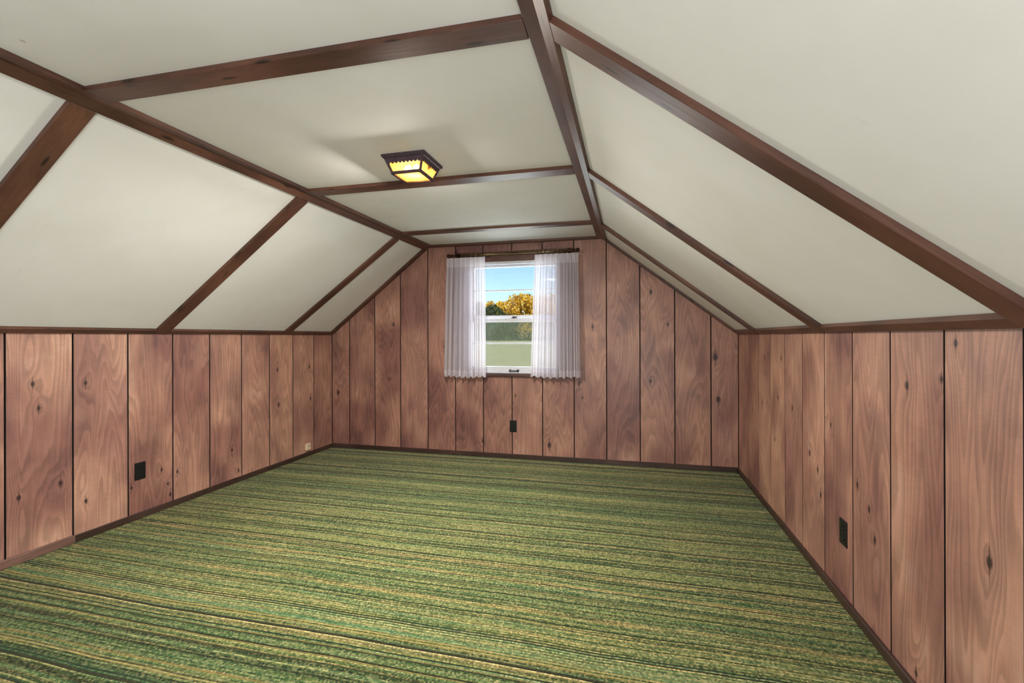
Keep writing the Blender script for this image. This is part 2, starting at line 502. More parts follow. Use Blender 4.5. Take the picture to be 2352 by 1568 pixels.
def mat_leaf(name, stops):
    t = NT(name)
    g = t.n('ShaderNodeNewGeometry').outputs['Random Per Island']
    col = t.ramp(g, stops)
    df = t.n('ShaderNodeBsdfDiffuse', ins={'Color': col}).outputs[0]
    tl = t.n('ShaderNodeBsdfTranslucent', ins={'Color': col}).outputs[0]
    return t.done(t.n('ShaderNodeMixShader', ins={0: 0.3, 1: df, 2: tl}).outputs[0])
M_YLEAF = mat_leaf('autumn_yellow_leaf', [(0, srgb(170, 124, 30)), (0.3, srgb(224, 176, 44)), (0.7, srgb(240, 200, 70)), (1, srgb(246, 224, 150))])
M_GLEAF = mat_leaf('dark_green_leaf', [(0, srgb(40, 54, 36)), (0.5, srgb(66, 82, 48)), (1, srgb(112, 112, 56))])
M_BARK = simple('bark', srgb(96, 80, 62), 0.9)
M_GRASS = simple('lawn_grass', srgb(120, 128, 74), 0.95, var=0.08, scale=2)
M_SHINGLE = simple('pale_roof_shingle', srgb(222, 214, 164), 0.9, var=0.03, scale=6)
M_GREYROOF = simple('grey_roof', srgb(128, 118, 100), 0.9, var=0.05, scale=2)
M_SIDING = simple('pale_siding', srgb(196, 192, 176), 0.8, var=0.03)

# ------------------------------------------------------------------ floor and walls
fl = obj('floor', box(XL - 0.14, XR + 0.14, YR - 0.14, YB + 0.02, -0.10, 0.0), M_CARPET)
struct(fl, 'green and olive striped loop-pile carpet over the whole attic floor')

wl = obj('wall_left', box(XL - 0.14, XL - 0.009, YR - 0.14, YB + 0.16, -0.1, KL + 0.02), M_GROOVE)
struct(wl, 'low knee wall of brown knotty planks on the left, with an ivory jack at its far end')
wr = obj('wall_right', box(XR + 0.009, XR + 0.14, YR - 0.14, YB + 0.16, -0.1, KR + 0.02), M_GROOVE)
struct(wr, 'low knee wall of brown knotty planks on the right')

# window opening in the back wall
WX0, WX1, WZ0, WZ1 = -1.598, -0.658, H - 0.37, H + 0.75
bmw = bmesh.new()
def gable_piece(bm, x0, x1, z0=None, z1=None, y0=YB + 0.009, d=0.13):
    xs = [x0] + [x for x in (RL, RR) if x0 < x < x1] + [x1]
    base = -0.1 if z0 is None else z0
    top = [(x, y0, zroof(x) if z1 is None else z1) for x in reversed(xs)]
    add_prism(bm, [(x0, y0, base), (x1, y0, base)] + top, (0, d, 0))
gable_piece(bmw, XL, WX0)
gable_piece(bmw, WX1, XR)
gable_piece(bmw, WX0, WX1, None, WZ0)
gable_piece(bmw, WX0, WX1, WZ1, None)
wb = obj('wall_back', bmw, M_GROOVE)
struct(wb, 'gable end wall of brown knotty planks with the curtained window')

# rear wall behind the camera: plain closed boards, no opening
bmr = bmesh.new()
def rear_piece(x0, x1, z0, z1):
    xs = [x0] + [x for x in (RL, RR) if x0 < x < x1] + [x1]
    top = [(x, YR - 0.14, zroof(x) if z1 is None else z1) for x in reversed(xs)]
    add_prism(bmr, [(x0, YR - 0.14, z0), (x1, YR - 0.14, z0)] + top, (0, 0.14, 0))
rear_piece(XL, XR, -0.1, None)
wre = obj('wall_rear', bmr, M_PANEL)
for k in KNOTS: wre[k] = (9.0, 9.0, 0.01)
wre['wall_shade'] = (1.0, 1.0, 1.0)
struct(wre, 'brown gable wall behind the camera')

# ---- planks
knots_left = [(1.832, .949, .011), (1.859, .814, .010), (1.771, .348, .011), (1.960, .369, .011), (2.087, .931, .011), (2.088, .223, .010),
              (2.352, .2185, .009), (2.555, .282, .010), (2.618, .089, .011), (2.671, .235, .009), (3.149, .279, .010), (3.215, .093, .010),
              (3.659, .901, .013), (3.674, .576, .013), (4.100, .9015, .014), (4.119, .58, .014), (1.45, .6, .012), (2.60, .17, .008)]
knots_right = [(3.070, .776, .012), (2.797, .578, .012), (2.69, .519, .011), (2.652, .403, .012), (2.528, .777, .010), (2.261, .573, .010),
               (2.162, .505, .010), (2.118, .401, .011), (1.895, 1.028, .012), (1.6455, 1.1775, .010), (1.711, 1.067, .008), (1.516, .597, .013),
               (1.847, .071, .009), (3.35, .80, .012), (3.28, 1.06, .012), (3.42, .52, .012), (3.65, 1.05, .012), (3.72, .72, .012), (3.99, .62, .012)]
knots_back = [(-3.092, .598, .018), (.735, 1.014, .024), (.759, .638, .022), (-2.424, 1.334, .014), (-1.717, 2.06, .018), (-.345, 1.294, .014),
              (.18, .789, .014), (-1.434, .156, .016), (-.762, .149, .020), (-.474, .755, .016), (-.4416, .6185, .010), (.334, 1.308, .012),
              (.186, 1.61, .016), (-2.482, .7575, .010), (-1.85, 1.1, .010), (-1.10, .62, .009)]

def plank(parent, poly, depth, knots, origin, rotz, bev=0.0010, wall_shade=(1.0, 1.0, 1.0)):
    """poly: local (x, z) outline; front face at local y=0, back at y=depth"""
    bm = bmesh.new()
    a = [bm.verts.new((x, 0, z)) for x, z in poly]
    b = [bm.verts.new((x, depth, z)) for x, z in poly]
    f0 = bm.faces.new(a)
    bm.faces.new(list(reversed(b)))
    n = len(a)
    for i in range(n):
        bm.faces.new((a[i], b[i], b[(i + 1) % n], a[(i + 1) % n]))
    es = [e for e in f0.edges if abs(e.verts[0].co.x - e.verts[1].co.x) < 1e-5]
    bmesh.ops.bevel(bm, geom=es, offset=bev, segments=1, affect='EDGES')
    bm.normal_update()
    bmesh.ops.recalc_face_normals(bm, faces=bm.faces)
    for f in bm.faces:
        if abs(f.normal.x) > 0.95: f.material_index = 1
    o = obj('plank', bm, M_PANEL, parent)
    o.data.materials.append(M_GROOVE)
    o.location = origin
    o.rotation_euler = (0, 0, rotz)
    o['wall_shade'] = tuple(float(v) for v in wall_shade)
    ks = list(knots[:4])
    for i, k in enumerate(KNOTS):
        o[k] = tuple(float(v) for v in ks[i]) if i < len(ks) else (9.0, 9.0, 0.01)
    return o

G = 0.0045   # half groove
def side_planks(parent, X, grooves, ktop, sgn, knots):
    ys = sorted(grooves)
    while ys[0] > YR + 0.31: ys.insert(0, ys[0] - 0.305)
    edges = [YR] + ys + [YB]
    for a, b in zip(edges, edges[1:]):
        a2, b2 = a + G, b - G
        if b2 - a2 < 0.02: continue
        c, hw = (a + b) / 2, (b2 - a2) / 2
        kk = [(sgn * (ky - c), kz, kr) for ky, kz, kr in knots if a < ky < b]
        plank(parent, [(-hw, 0.0), (hw, 0.0), (hw, ktop), (-hw, ktop)], 0.009, kk, (X, c, 0), sgn * math.pi / 2)
side_planks(wl, XL, [1.715, 2.022, 2.332, 2.639, 2.942, 3.248, 3.561, 3.865, 4.173], KL + 0.004, 1, knots_left)
side_planks(wr, XR, [4.127, 3.816, 3.514, 3.209, 2.907, 2.604, 2.304, 2.003, 1.699, 1.402], KR + 0.004, -1, knots_right)

GABLE_SHADE = (0.80, 0.76, 0.78)      # gable boards darkened in their colour for the weaker light there
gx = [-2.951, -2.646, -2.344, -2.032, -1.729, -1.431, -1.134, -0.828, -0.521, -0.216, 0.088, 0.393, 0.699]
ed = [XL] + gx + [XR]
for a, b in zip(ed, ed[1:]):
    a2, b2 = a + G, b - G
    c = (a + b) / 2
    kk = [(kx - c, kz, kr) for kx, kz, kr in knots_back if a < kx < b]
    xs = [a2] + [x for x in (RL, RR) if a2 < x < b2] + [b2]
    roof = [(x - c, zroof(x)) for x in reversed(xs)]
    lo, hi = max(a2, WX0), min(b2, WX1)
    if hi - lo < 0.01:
        plank(wb, [(a2 - c, 0), (b2 - c, 0)] + roof, 0.009, kk, (c, YB, 0), 0, wall_shade=GABLE_SHADE)
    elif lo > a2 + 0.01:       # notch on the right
        plank(wb, [(a2 - c, 0), (b2 - c, 0), (b2 - c, WZ0), (WX0 - c, WZ0), (WX0 - c, WZ1), (b2 - c, WZ1)] + roof, 0.009, kk, (c, YB, 0), 0, wall_shade=GABLE_SHADE)
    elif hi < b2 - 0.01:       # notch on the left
        plank(wb, [(a2 - c, 0), (b2 - c, 0)] + roof + [(a2 - c, WZ1), (WX1 - c, WZ1), (WX1 - c, WZ0), (a2 - c, WZ0)], 0.009, kk, (c, YB, 0), 0, wall_shade=GABLE_SHADE)
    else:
        plank(wb, [(a2 - c, 0), (b2 - c, 0), (b2 - c, WZ0), (a2 - c, WZ0)], 0.009, kk, (c, YB, 0), 0, wall_shade=GABLE_SHADE)
        plank(wb, [(a2 - c, WZ1), (b2 - c, WZ1)] + roof, 0.009, [], (c, YB, 0), 0, wall_shade=GABLE_SHADE)

# ------------------------------------------------------------------ ceiling: sheets between the rafters
ce = empty('ceiling', (0, 0, ZC))
struct(ce, 'cream board ceiling with sloping sides, divided by dark beams')
TH = 0.05
bays = [YR - 0.14, 0.12, 1.348, 2.600, 3.840, YB + 0.14]
for y0, y1 in zip(bays, bays[1:]):
    for pts, n in (([(RL, y0, ZC), (RR, y0, ZC), (RR, y1, ZC), (RL, y1, ZC)], NC),
                   ([(XL - 0.14, y0, KL - ML * 0.14), (RL, y0, ZC), (RL, y1, ZC), (XL - 0.14, y1, KL - ML * 0.14)], NL),
                   ([(RR, y0, ZC), (XR + 0.14, y0, KR - MR * 0.14), (XR + 0.14, y1, KR - MR * 0.14), (RR, y1, ZC)], NR)):
        o = obj('ceiling_panel', prism(pts, -n * TH), M_CEIL, ce)
        o.matrix_parent_inverse = Matrix.Translation((0, 0, -ZC))

# ------------------------------------------------------------------ dark trim boards
_trim_n = [0]
def trim(label, at):
    _trim_n[0] += 1
    o = empty('trim_%d' % _trim_n[0], at)
    struct(o, label)
    return o

def board(parent, A, B, wdir, nrm, width, thick, name='board', mat=None, skew=None, bev=0.0015):
    """board whose back edge runs A->B; wdir: direction of its width; nrm: out of the surface.
       skew=(dA, dB): slant of each end, offset of the far edge along the length"""
    A, B = Vector(A), Vector(B)
    L = (B - A).length
    xd = (B - A).normalized()
    nd = Vector(nrm).normalized()
    yd = nd.cross(xd).normalized()
    flip = yd.dot(Vector(wdir)) < 0
    sA, sB = skew if skew else (0.0, 0.0)
    w = -width if flip else width
    bm = bmesh.new()
    pts = [(0, 0, 0), (L, 0, 0), (L + sB, w, 0), (sA, w, 0)]
    add_prism(bm, pts, (0, 0, thick))
    if bev:
        bmesh.ops.bevel(bm, geom=[e for e in bm.edges], offset=bev, segments=1, affect='EDGES')
    o = obj(name, bm, mat or M_TRIM, parent)
    M = Matrix((xd, yd, nd)).transposed().to_4x4()
    M.translation = A
    if parent:
        o.matrix_local = Matrix.Translation(-parent.location) @ M
    else:
        o.matrix_local = M
    return o

sdL = Vector((-math.cos(thL), 0, -math.sin(thL)))   # down the left slope
sdR = Vector((math.cos(thR), 0, -math.sin(thR)))    # down the right slope
CB, SB = 0.052, 0.052
YE = YB - 0.002
# ridge beams: one board flat on the ceiling, one on the slope
tb = trim('dark beam of two boards along the left edge of the flat ceiling', (RL, YR, ZC))
board(tb, (RL, YR, ZC), (RL, YE, ZC), (1, 0, 0), NC, CB, T)
board(tb, (RL, YR, ZC), (RL, YE, ZC), sdL, NL, SB, T)
tb2 = trim('dark beam of two boards along the right edge of the flat ceiling', (RR, YR, ZC))
board(tb2, (RR, YR, ZC), (RR, YE, ZC), (-1, 0, 0), NC, 0.050, T)
board(tb2, (RR, YR, ZC), (RR, YE, ZC), sdR, NR, SB, T)
CX0, CX1 = RL + CB + 0.001, RR - 0.051
def onL(x, y): return Vector((x, y, KL + ML * (x - XL)))
def onR(x, y): return Vector((x, y, KR + MR * (XR - x)))
SLx, SRx = RL - (SB + 0.001) * math.cos(thL), RR + (SB + 0.001) * math.cos(thR)
# rafters: (label, front edge y at: left bottom, left top, ceiling left, ceiling right, right top, right bottom), width
rafters = [('nearest dark rafter crossing both slopes and the ceiling', 1.300, 1.300, 1.296, 1.322, 1.306, 1.292, 0.092),
           ('middle dark rafter, the one just beyond the ceiling light', 2.494, 2.555, 2.545, 2.556, 2.552, 2.536, 0.098),
           ('farthest dark rafter, nearest the window wall', 3.712, 3.822, 3.800, 3.808, 3.800, 3.770, 0.080)]
for lab, lb, lt, cl, cr, rt, rb, w in rafters:
    tr = trim(lab, (RL, cl, ZC))
    e = 0.004
    board(tr, onL(XL + e, lb), onL(SLx, lt), (0, 1, 0), NL, w, T, 'rafter_board')
    board(tr, (CX0, cl, ZC), (CX1, cr, ZC), (0, 1, 0), NC, w, T, 'rafter_board')
    board(tr, onR(SRx, rt), onR(XR - e, rb), (0, 1, 0), NR, w, T + 0.001, 'rafter_board')
# back-wall trim
BW = 0.062
tw = trim('dark trim boards where slopes and ceiling meet the window wall', (RL, YB, ZC))
board(tw, onL(XL + 0.004, YE), onL(SLx, YE), (0, -1, 0), NL, BW, T)
board(tw, (CX0, YE, ZC), (CX1, YE, ZC), (0, -1, 0), NC, BW, T)
board(tw, onR(SRx, YE), onR(XR - 0.004, YE), (0, -1, 0), NR, BW * 0.8, T)
# knee trims, cut between the rafters
kl = trim('dark trim along the top of the left knee wall', (XL, YR, KL))
kr = trim('dark trim along the top of the right knee wall', (XR, YR, KR))
def knee(par, fn, X, up, nrm, cuts, w):
    for y0, y1 in cuts:
        board(par, fn(X, y0), fn(X, y1), up, nrm, w, T)
knee(kl, onL, XL + 0.002, -sdL, NL, [(YR, 1.299), (1.393, 2.493), (2.593, 3.711), (3.793, YB - 0.066)], 0.036)
knee(kr, onR, XR - 0.002, -sdR, NR, [(YR, 1.291), (1.385, 2.535), (2.635, 3.769), (3.851, YB - 0.054)], 0.042)

# baseboards
bl = empty('baseboard_left', (XL, YR, 0)); struct(bl, 'dark baseboard along the left wall')
def bbox_part(name, par, x0, x1, y0, y1, z0, z1, bev, mat):
    """box part with its own origin and grain along its longer side"""
    lx, ly = x1 - x0, y1 - y0
    if ly > lx:
        bm = box(0, ly, -lx, 0, 0, z1 - z0, bevel=bev)
        o = obj(name, bm, mat, par)
        o.rotation_euler = (0, 0, math.pi / 2)
        o.location = Vector((x0, y0, z0)) - (par.location if par else Vector())
    else:
        bm = box(0, lx, 0, ly, 0, z1 - z0, bevel=bev)
        o = obj(name, bm, mat, par)
        o.location = Vector((x0, y0, z0)) - (par.location if par else Vector())
    return o
bbox_part('board', bl, XL, XL + 0.017, YR, 2.024, 0, 0.047, 0.003, M_TRIM2)
bbox_part('board', bl, XL, XL + 0.014, 2.026, YB, 0, 0.042, 0.003, M_BASE)
br = empty('baseboard_right', (XR, YR, 0)); struct(br, 'dark baseboard along the right wall')
bbox_part('board', br, XR - 0.016, XR, YR, YB, 0, 0.042, 0.003, M_BASE)
bb = empty('baseboard_back', (XL, YB, 0)); struct(bb, 'dark baseboard along the window wall')
bbox_part('board', bb, XL + 0.014, XR - 0.016, YB - 0.015, YB, 0, 0.044, 0.003, M_BASE)

# ------------------------------------------------------------------ window
wn = empty('window_1', (-1.128, YB, H))
struct(wn, 'white double-hung sash window in the gable wall, half hidden by curtains')
def wpart(name, par, x0, x1, y0, y1, z0, z1, mat, bev=0.002, base=None):
    """box given in metres: x from window centre, y from the wall face (into the wall positive), z from eye height"""
    bm = box(x0, x1, y0, y1, z0, z1, bevel=bev)
    return obj(name, bm, mat, par)
# dark casing on the room side
def casing(x0, x1, z0, z1):
    lx, lz = x1 - x0, z1 - z0
    if lx > lz:
        o = obj('casing', box(0, lx, 0, 0.018, 0, lz, bevel=0.003), M_TRIM, wn)
        o.location = (x0, -0.018, z0)
    else:
        o = obj('casing', box(0, lz, 0, 0.018, -lx, 0, bevel=0.003), M_TRIM, wn)
        o.location = (x0, -0.018, z0)
        o.rotation_euler = (0, -math.pi / 2, 0)
casing(-0.600, 0.600, 0.752, 0.848)
casing(-0.600, -0.468, -0.366, 0.751)
casing(0.468, 0.600, -0.366, 0.751)
o = obj('sill', box(0, 1.24, 0, 0.05, 0, 0.024, bevel=0.004), M_TRIM, wn); o.location = (-0.62, -0.032, -0.392)
# white frame
wpart('jamb', wn, -0.470, -0.440, 0.0, 0.13, -0.368, 0.75, M_WHITE)
wpart('jamb', wn, 0.440, 0.470, 0.0, 0.13, -0.368, 0.75, M_WHITE)
wpart('head', wn, -0.440, 0.440, -0.004, 0.13, 0.722, 0.75, M_WHITE)
wpart('subsill', wn, -0.440, 0.440, 0.03, 0.16, -0.3705, -0.364, M_WHITE)
# upper sash (outer plane)
us = empty('upper_sash', (0, 0.075, 0), parent=wn)
wpart('rail', us, -0.439, 0.439, -0.018, 0.018, 0.702, 0.7215, M_WHITE)
wpart('rail', us, -0.439, 0.439, -0.018, 0.018, 0.180, 0.216, M_WHITE)
wpart('stile', us, -0.439, -0.418, -0.018, 0.018, 0.2165, 0.7015, M_WHITE)
wpart('stile', us, 0.418, 0.439, -0.018, 0.018, 0.2165, 0.7015, M_WHITE)
wpart('muntin', us, -0.4175, 0.4175, -0.010, 0.010, 0.460, 0.474, M_WHITE)
wpart('pane', us, -0.4175, 0.4175, -0.0015, 0.0015, 0.2165, 0.4595, M_GLASS, 0)
wpart('pane', us, -0.4175, 0.4175, -0.0015, 0.0015, 0.4745, 0.7015, M_GLASS, 0)
# lower sash (inner plane)
ls = empty('lower_sash', (0, 0.028, 0), parent=wn)
wpart('rail', ls, -0.439, 0.439, -0.018, 0.018, 0.148, 0.184, M_WHITE)
wpart('rail', ls, -0.439, 0.439, -0.018, 0.018, -0.362, -0.296, M_WHITE)
wpart('stile', ls, -0.439, -0.418, -0.018, 0.018, -0.2955, 0.1475, M_WHITE)
wpart('stile', ls, 0.418, 0.439, -0.018, 0.018, -0.2955, 0.1475, M_WHITE)
wpart('muntin', ls, -0.4175, 0.4175, -0.010, 0.010, -0.073, -0.057, M_WHITE)
wpart('pane', ls, -0.4175, 0.4175, -0.0015, 0.0015, -0.2955, -0.0735, M_GLASS, 0)
wpart('pane', ls, -0.4175, 0.4175, -0.0015, 0.0015, -0.0565, 0.1475, M_GLASS, 0)
# sash lift: two square plates and a waisted grip
bm = bmesh.new()
for sx in (-0.040, 0.040):
    add_box(bm, 0.013 + sx - 0.010, 0.013 + sx + 0.010, -0.0225, -0.0182, -0.348, -0.322, bevel=0.0015)
    add_box(bm, 0.013 + sx - 0.005, 0.013 + sx + 0.005, -0.040, -0.022, -0.341, -0.330, bevel=0.0015)
add_lathe(bm, [(-0.046, .003), (-0.035, .0065), (-0.02, .0045), (0, .0065), (0.02, .0045), (0.035, .0065), (0.046, .003)], (0.013, -0.041, -0.3355), 'X', 12)
obj('sash_lift', bm, M_PULL, ls)
bm = bmesh.new()
add_box(bm, -0.016, 0.036, -0.012, 0.012, 0.1842, 0.192, bevel=0.002)
add_cyl(bm, (0.002, 0, 0.192), (0.002, 0, 0.203), 0.010, 0.007)
add_box(bm, 0.0, 0.042, -0.007, 0.0, 0.194, 0.201, bevel=0.002)
obj('sash_lock', bm, M_BRASSD, ls)
# screen outside the lower half
sc = empty('storm_screen', (0, 0.112, 0), parent=wn)
wpart('mesh', sc, -0.425, 0.425, -0.0006, 0.0006, -0.350, 0.172, M_SCREEN, 0)
wpart('frame_rail', sc, -0.439, 0.439, -0.006, 0.006, 0.1725, 0.190, M_WHITE)

# ------------------------------------------------------------------ curtain rod and curtains
CY = YB - 0.088
RZ = H + 0.812
rod = empty('curtain_rod', (-1.12, CY, RZ))
tag(rod, 'slim brass curtain rod with dark ball finials above the window', 'curtain rod')
obj('rod', cyl((-0.625, 0, 0.0), (0.03, 0, 0.0), 0.0076, seg=16), M_BRASS, rod, True)
obj('rod', cyl((0.0, 0, 0.0), (0.625, 0, 0.0), 0.0105, seg=16), M_BRASS, rod, True)
for s in (-1, 1):
    bm = bmesh.new()
    add_lathe(bm, [(s * t, r) for t, r in ((0.600, .010), (0.604, .0145), (0.612, .0145), (0.616, .0105), (0.624, .0105), (0.628, .015), (0.632, .011),
                                            (0.637, .016), (0.645, .0195), (0.653, .0185), (0.660, .013), (0.664, .004))], (0, 0, 0), 'X', 18)
    obj('finial', bm, M_BRASSD, rod, True)
    bm = bmesh.new()
    add_cyl(bm, (s * 0.565, -0.002, 0), (s * 0.565, 0.084, 0), 0.006)
    add_box(bm, s * 0.565 - 0.014, s * 0.565 + 0.014, 0.0665, 0.0698, -0.02, 0.035, bevel=0.001)
    add_lathe(bm, [(s * 0.555, .0115), (s * 0.556, .0155), (s * 0.574, .0155), (s * 0.575, .0115)], (0, 0, 0), 'X', 16)
    obj('bracket', bm, M_BRASSD, rod)
ring_x = [-0.655 + 0.10, -0.53, -0.478, -0.432, -0.385, -0.335, -0.29, 0.262, 0.300, 0.338, 0.385, 0.432, 0.478, 0.53]
for k, rx in enumerate(ring_x):
    bm = bmesh.new()
    rr, sr = 0.0155, 0.0022
    N, n2 = 16, 6
    vs = [[bm.verts.new((rx + sr * math.cos(2 * math.pi * j / n2),
                         (rr + sr * math.sin(2 * math.pi * j / n2)) * math.cos(2 * math.pi * i / N),
                         (rr + sr * math.sin(2 * math.pi * j / n2)) * math.sin(2 * math.pi * i / N) - 0.003)) for j in range(n2)] for i in range(N)]
    for i in range(N):
        for j in range(n2):
            bm.faces.new((vs[i][j], vs[(i + 1) % N][j], vs[(i + 1) % N][(j + 1) % n2], vs[i][(j + 1) % n2]))
    obj('ring', bm, M_BRASSD, rod, True)

def curtain(name, label, xt0, xt1, xb0, xb1, ztop, zbot, pleats, inner_right, seed):
    rnd = random.Random(seed)
    root = empty(name, ((xt0 + xt1) / 2, CY, zbot))
    tag(root, label, 'curtain', 'sheer window curtains')
    ox, oz = root.location.x, root.location.z
    NU, NV = 300, 44
    # pleat centres, unevenly spaced
    cs = [(i + 0.5 + rnd.uniform(-.16, .16)) / pleats for i in range(pleats)]
    ph = [rnd.uniform(0, 6.28) for _ in range(8)]
    # sheer side hangs flatter
    def flat(u):
        d = (1 - u) if inner_right else u
        return 1.0 if d > 0.30 else 0.35 + 0.65 * (d / 0.30)
    def depth(u, t):
        # t: 0 top .. 1 bottom.  heading: narrow pinched pleats;  below: rounded folds
        y = 0.0
        head = max(0.0, 1 - t / 0.10)
        for c in cs:
            d = (u - c) * pleats
            y -= 0.019 * math.exp(-(d / 0.22) ** 2) * (0.55 + 0.45 * head)
            y += 0.004 * head * math.cos(d * 26) * math.exp(-(d / 0.22) ** 2)
        body = min(1.0, t / 0.16)
        w = 0.013 * math.sin(u * 2 * math.pi * pleats * 1.0 + ph[0] + 0.5 * math.sin(t * 2.0 + ph[1]))
        w += 0.016 * math.sin(u * 2 * math.pi * (pleats * 1.9) + ph[2] + 0.7 * math.sin(u * 9 + ph[3]))
        w += 0.008 * math.sin(u * 2 * math.pi * (pleats * 3.7) + ph[4] + 1.1 * math.sin(u * 14 + ph[5]))
        return y * (1 - 0.45 * body) + w * body * flat(u)
    def pt(u, t, off=0.0):
        x0 = xt0 + (xb0 - xt0) * (t ** 0.8); x1 = xt1 + (xb1 - xt1) * (t ** 0.8)
        x = x0 + (x1 - x0) * u + 0.0035 * math.sin(u * 40 + ph[6]) * min(1, t * 3)
        scallop = -0.006 * abs(math.sin(u * math.pi * pleats)) * (1 - t)
        hem = 0.007 * math.sin(u * 2 * math.pi * pleats * 0.95 + ph[0]) * t * t + 0.006 * math.sin(u * 7 + ph[7]) * t * t
        z = ztop + (zbot - ztop) * t + scallop + hem
        return Vector((x - ox, depth(u, t) + off, z - oz))
    th, tb_ = 0.076, 0.945
    for nm, t0, t1, nv, mat in (('heading', 0, th, 6, M_SHEER2), ('cloth', th, tb_, NV, M_SHEER), ('hem', tb_, 1.0, 5, M_SHEER2)):
        bm = bmesh.new()
        uvl = bm.loops.layers.uv.new('UVMap')
        g = [[bm.verts.new(pt(i / NU, t0 + (t1 - t0) * j / nv)) for i in range(NU + 1)] for j in range(nv + 1)]
        for j in range(nv):
            for i in range(NU):
                f = bm.faces.new((g[j][i], g[j + 1][i], g[j + 1][i + 1], g[j][i + 1]))
                for lp, (a, b) in zip(f.loops, ((i, j), (i, j + 1), (i + 1, j + 1), (i + 1, j))):
                    lp[uvl].uv = (a / NU, t0 + (t1 - t0) * b / nv)
        ob = obj(nm, bm, mat, root, True)
    return root
curtain('curtain', 'pale sheer pleated curtain hanging at the left half of the window', -1.786, -1.384, -1.820, -1.380, H + 0.792, H - 0.396, 8, True, 3)
curtain('curtain', 'pale sheer pleated curtain hanging at the right half of the window', -0.882, -0.469, -0.930, -0.448, H + 0.790, H - 0.386, 8, False, 8)

# ------------------------------------------------------------------ ceiling light
LX, LY = -1.119, 2.280
cl_ = empty('ceiling_light', (LX, LY, ZC))
tag(cl_, 'square bronze ceiling light with amber glass panes, lit, in front of the middle rafter', 'ceiling light')
bm = bmesh.new()
P = 0.120
def sq(h, z): return [(-h, -h, z), (h, -h, z), (h, h, z), (-h, h, z)]
def add_frustum(bm, prof):
    rings = [[bm.verts.new(p) for p in sq(h, z)] for h, z in prof]
    for A, B in zip(rings, rings[1:]):
        for i in range(4): bm.faces.new((A[i], A[(i + 1) % 4], B[(i + 1) % 4], B[i]))
    bm.faces.new(rings[0]); bm.faces.new(rings[-1])
add_frustum(bm, [(P, 0.0), (P, -0.010), (P - 0.006, -0.018), (0.1085, -0.020), (0.104, -0.014)])
obj('canopy_plate', bm, M_BRONZE, cl_)
HT, HB, ZT, ZB = 0.1035, 0.0775, -0.020, -0.086   # glass box: half width at top and bottom
def lampbar(bm, a, b, w):
    a, b = Vector(a), Vector(b)
    q = (b - a).to_track_quat('Z', 'Y').to_matrix().to_4x4(); q.translation = (a + b) / 2
    r = bmesh.ops.create_cube(bm, size=1.0, matrix=q @ Matrix.Diagonal((w, w, (b - a).length + w * 0.6, 1)))
bm = bmesh.new()
tc = sq(HT, ZT); bc = sq(HB, ZB)
for i in range(4):
    lampbar(bm, tc[i], bc[i], 0.0105)
    lampbar(bm, bc[i], bc[(i + 1) % 4], 0.0125)
obj('frame', bm, M_BRONZE, cl_)
for i in range(4):
    a, b, c, d = Vector(tc[i]), Vector(tc[(i + 1) % 4]), Vector(bc[(i + 1) % 4]), Vector(bc[i])
    n = (b - a).cross(d - a).normalized()
    mid = (a + b + c + d) / 4
    if n.dot(mid - Vector((0, 0, mid.z))) < 0: n = -n
    bm = bmesh.new()
    ins = [p + (mid - p) * 0.03 for p in (a, b, c, d)]
    add_prism(bm, ins, -n * 0.0015)
    obj('pane', bm, M_AMBER, cl_)
    # scalloped skirt just outside the pane
    bm = bmesh.new()
    top, bot = [], []
    ns = 9; per = 8
    for k in range(ns * per + 1):
        s = k / (ns * per)
        sc_ = 0.0165 + 0.0075 * abs(math.sin(math.pi * s * ns))
        fr = sc_ / abs(ZB - ZT)
        e0 = a + (b - a) * s; e1 = d + (c - d) * s
        top.append(bm.verts.new(e0 - (e1 - e0) * 0.11 + n * 0.003)); bot.append(bm.verts.new(e0 + (e1 - e0) * fr + n * 0.005))
    for k in range(ns * per): bm.faces.new((top[k], bot[k], bot[k + 1], top[k + 1]))
    r = bmesh.ops.extrude_face_region(bm, geom=bm.faces[:])
    bmesh.ops.translate(bm, verts=[v for v in r['geom'] if isinstance(v, bmesh.types.BMVert)], vec=n * 0.0015)
    obj('scalloped_skirt', bm, M_BRONZE, cl_)
bm = bmesh.new(); add_prism(bm, sq(HB - 0.004, ZB), (0, 0, 0.0015)); obj('pane', bm, M_AMBER, cl_)
for i, (px, py) in enumerate(((0.0, -0.105), (0.105, 0.01))):
    bm = bmesh.new()
    a = Vector((0.118, 0.0, -0.007)) if i else Vector((0.0, -0.118, -0.007))
    add_cyl(bm, a, a * 1.0 + (Vector((0.007, 0, 0)) if i else Vector((0, -0.007, 0))), 0.0045, 0.0035, 10)
    obj('screw', bm, M_STEEL, cl_)
for sx in (-1, 1):
    bm = bmesh.new(); add_cyl(bm, (sx * 0.070, 0, -0.040), (sx * 0.046, 0, -0.042), 0.013); obj('socket', bm, M_SOCKET, cl_)
    bm = bmesh.new()
    bmesh.ops.create_uvsphere(bm, u_segments=16, v_segments=10, radius=0.019, matrix=Matrix.Translation((sx * 0.024, 0, -0.042)))
    obj('bulb', bm, M_BULB, cl_, True)
for sx in (-1, 1):
    lamp('POINT', 'bulb_light', (LX + sx * 0.024, LY, ZC - 0.042), (0, 0, 0), 0.27, (1.0, 0.93, 0.80), shadow_soft_size=0.019)
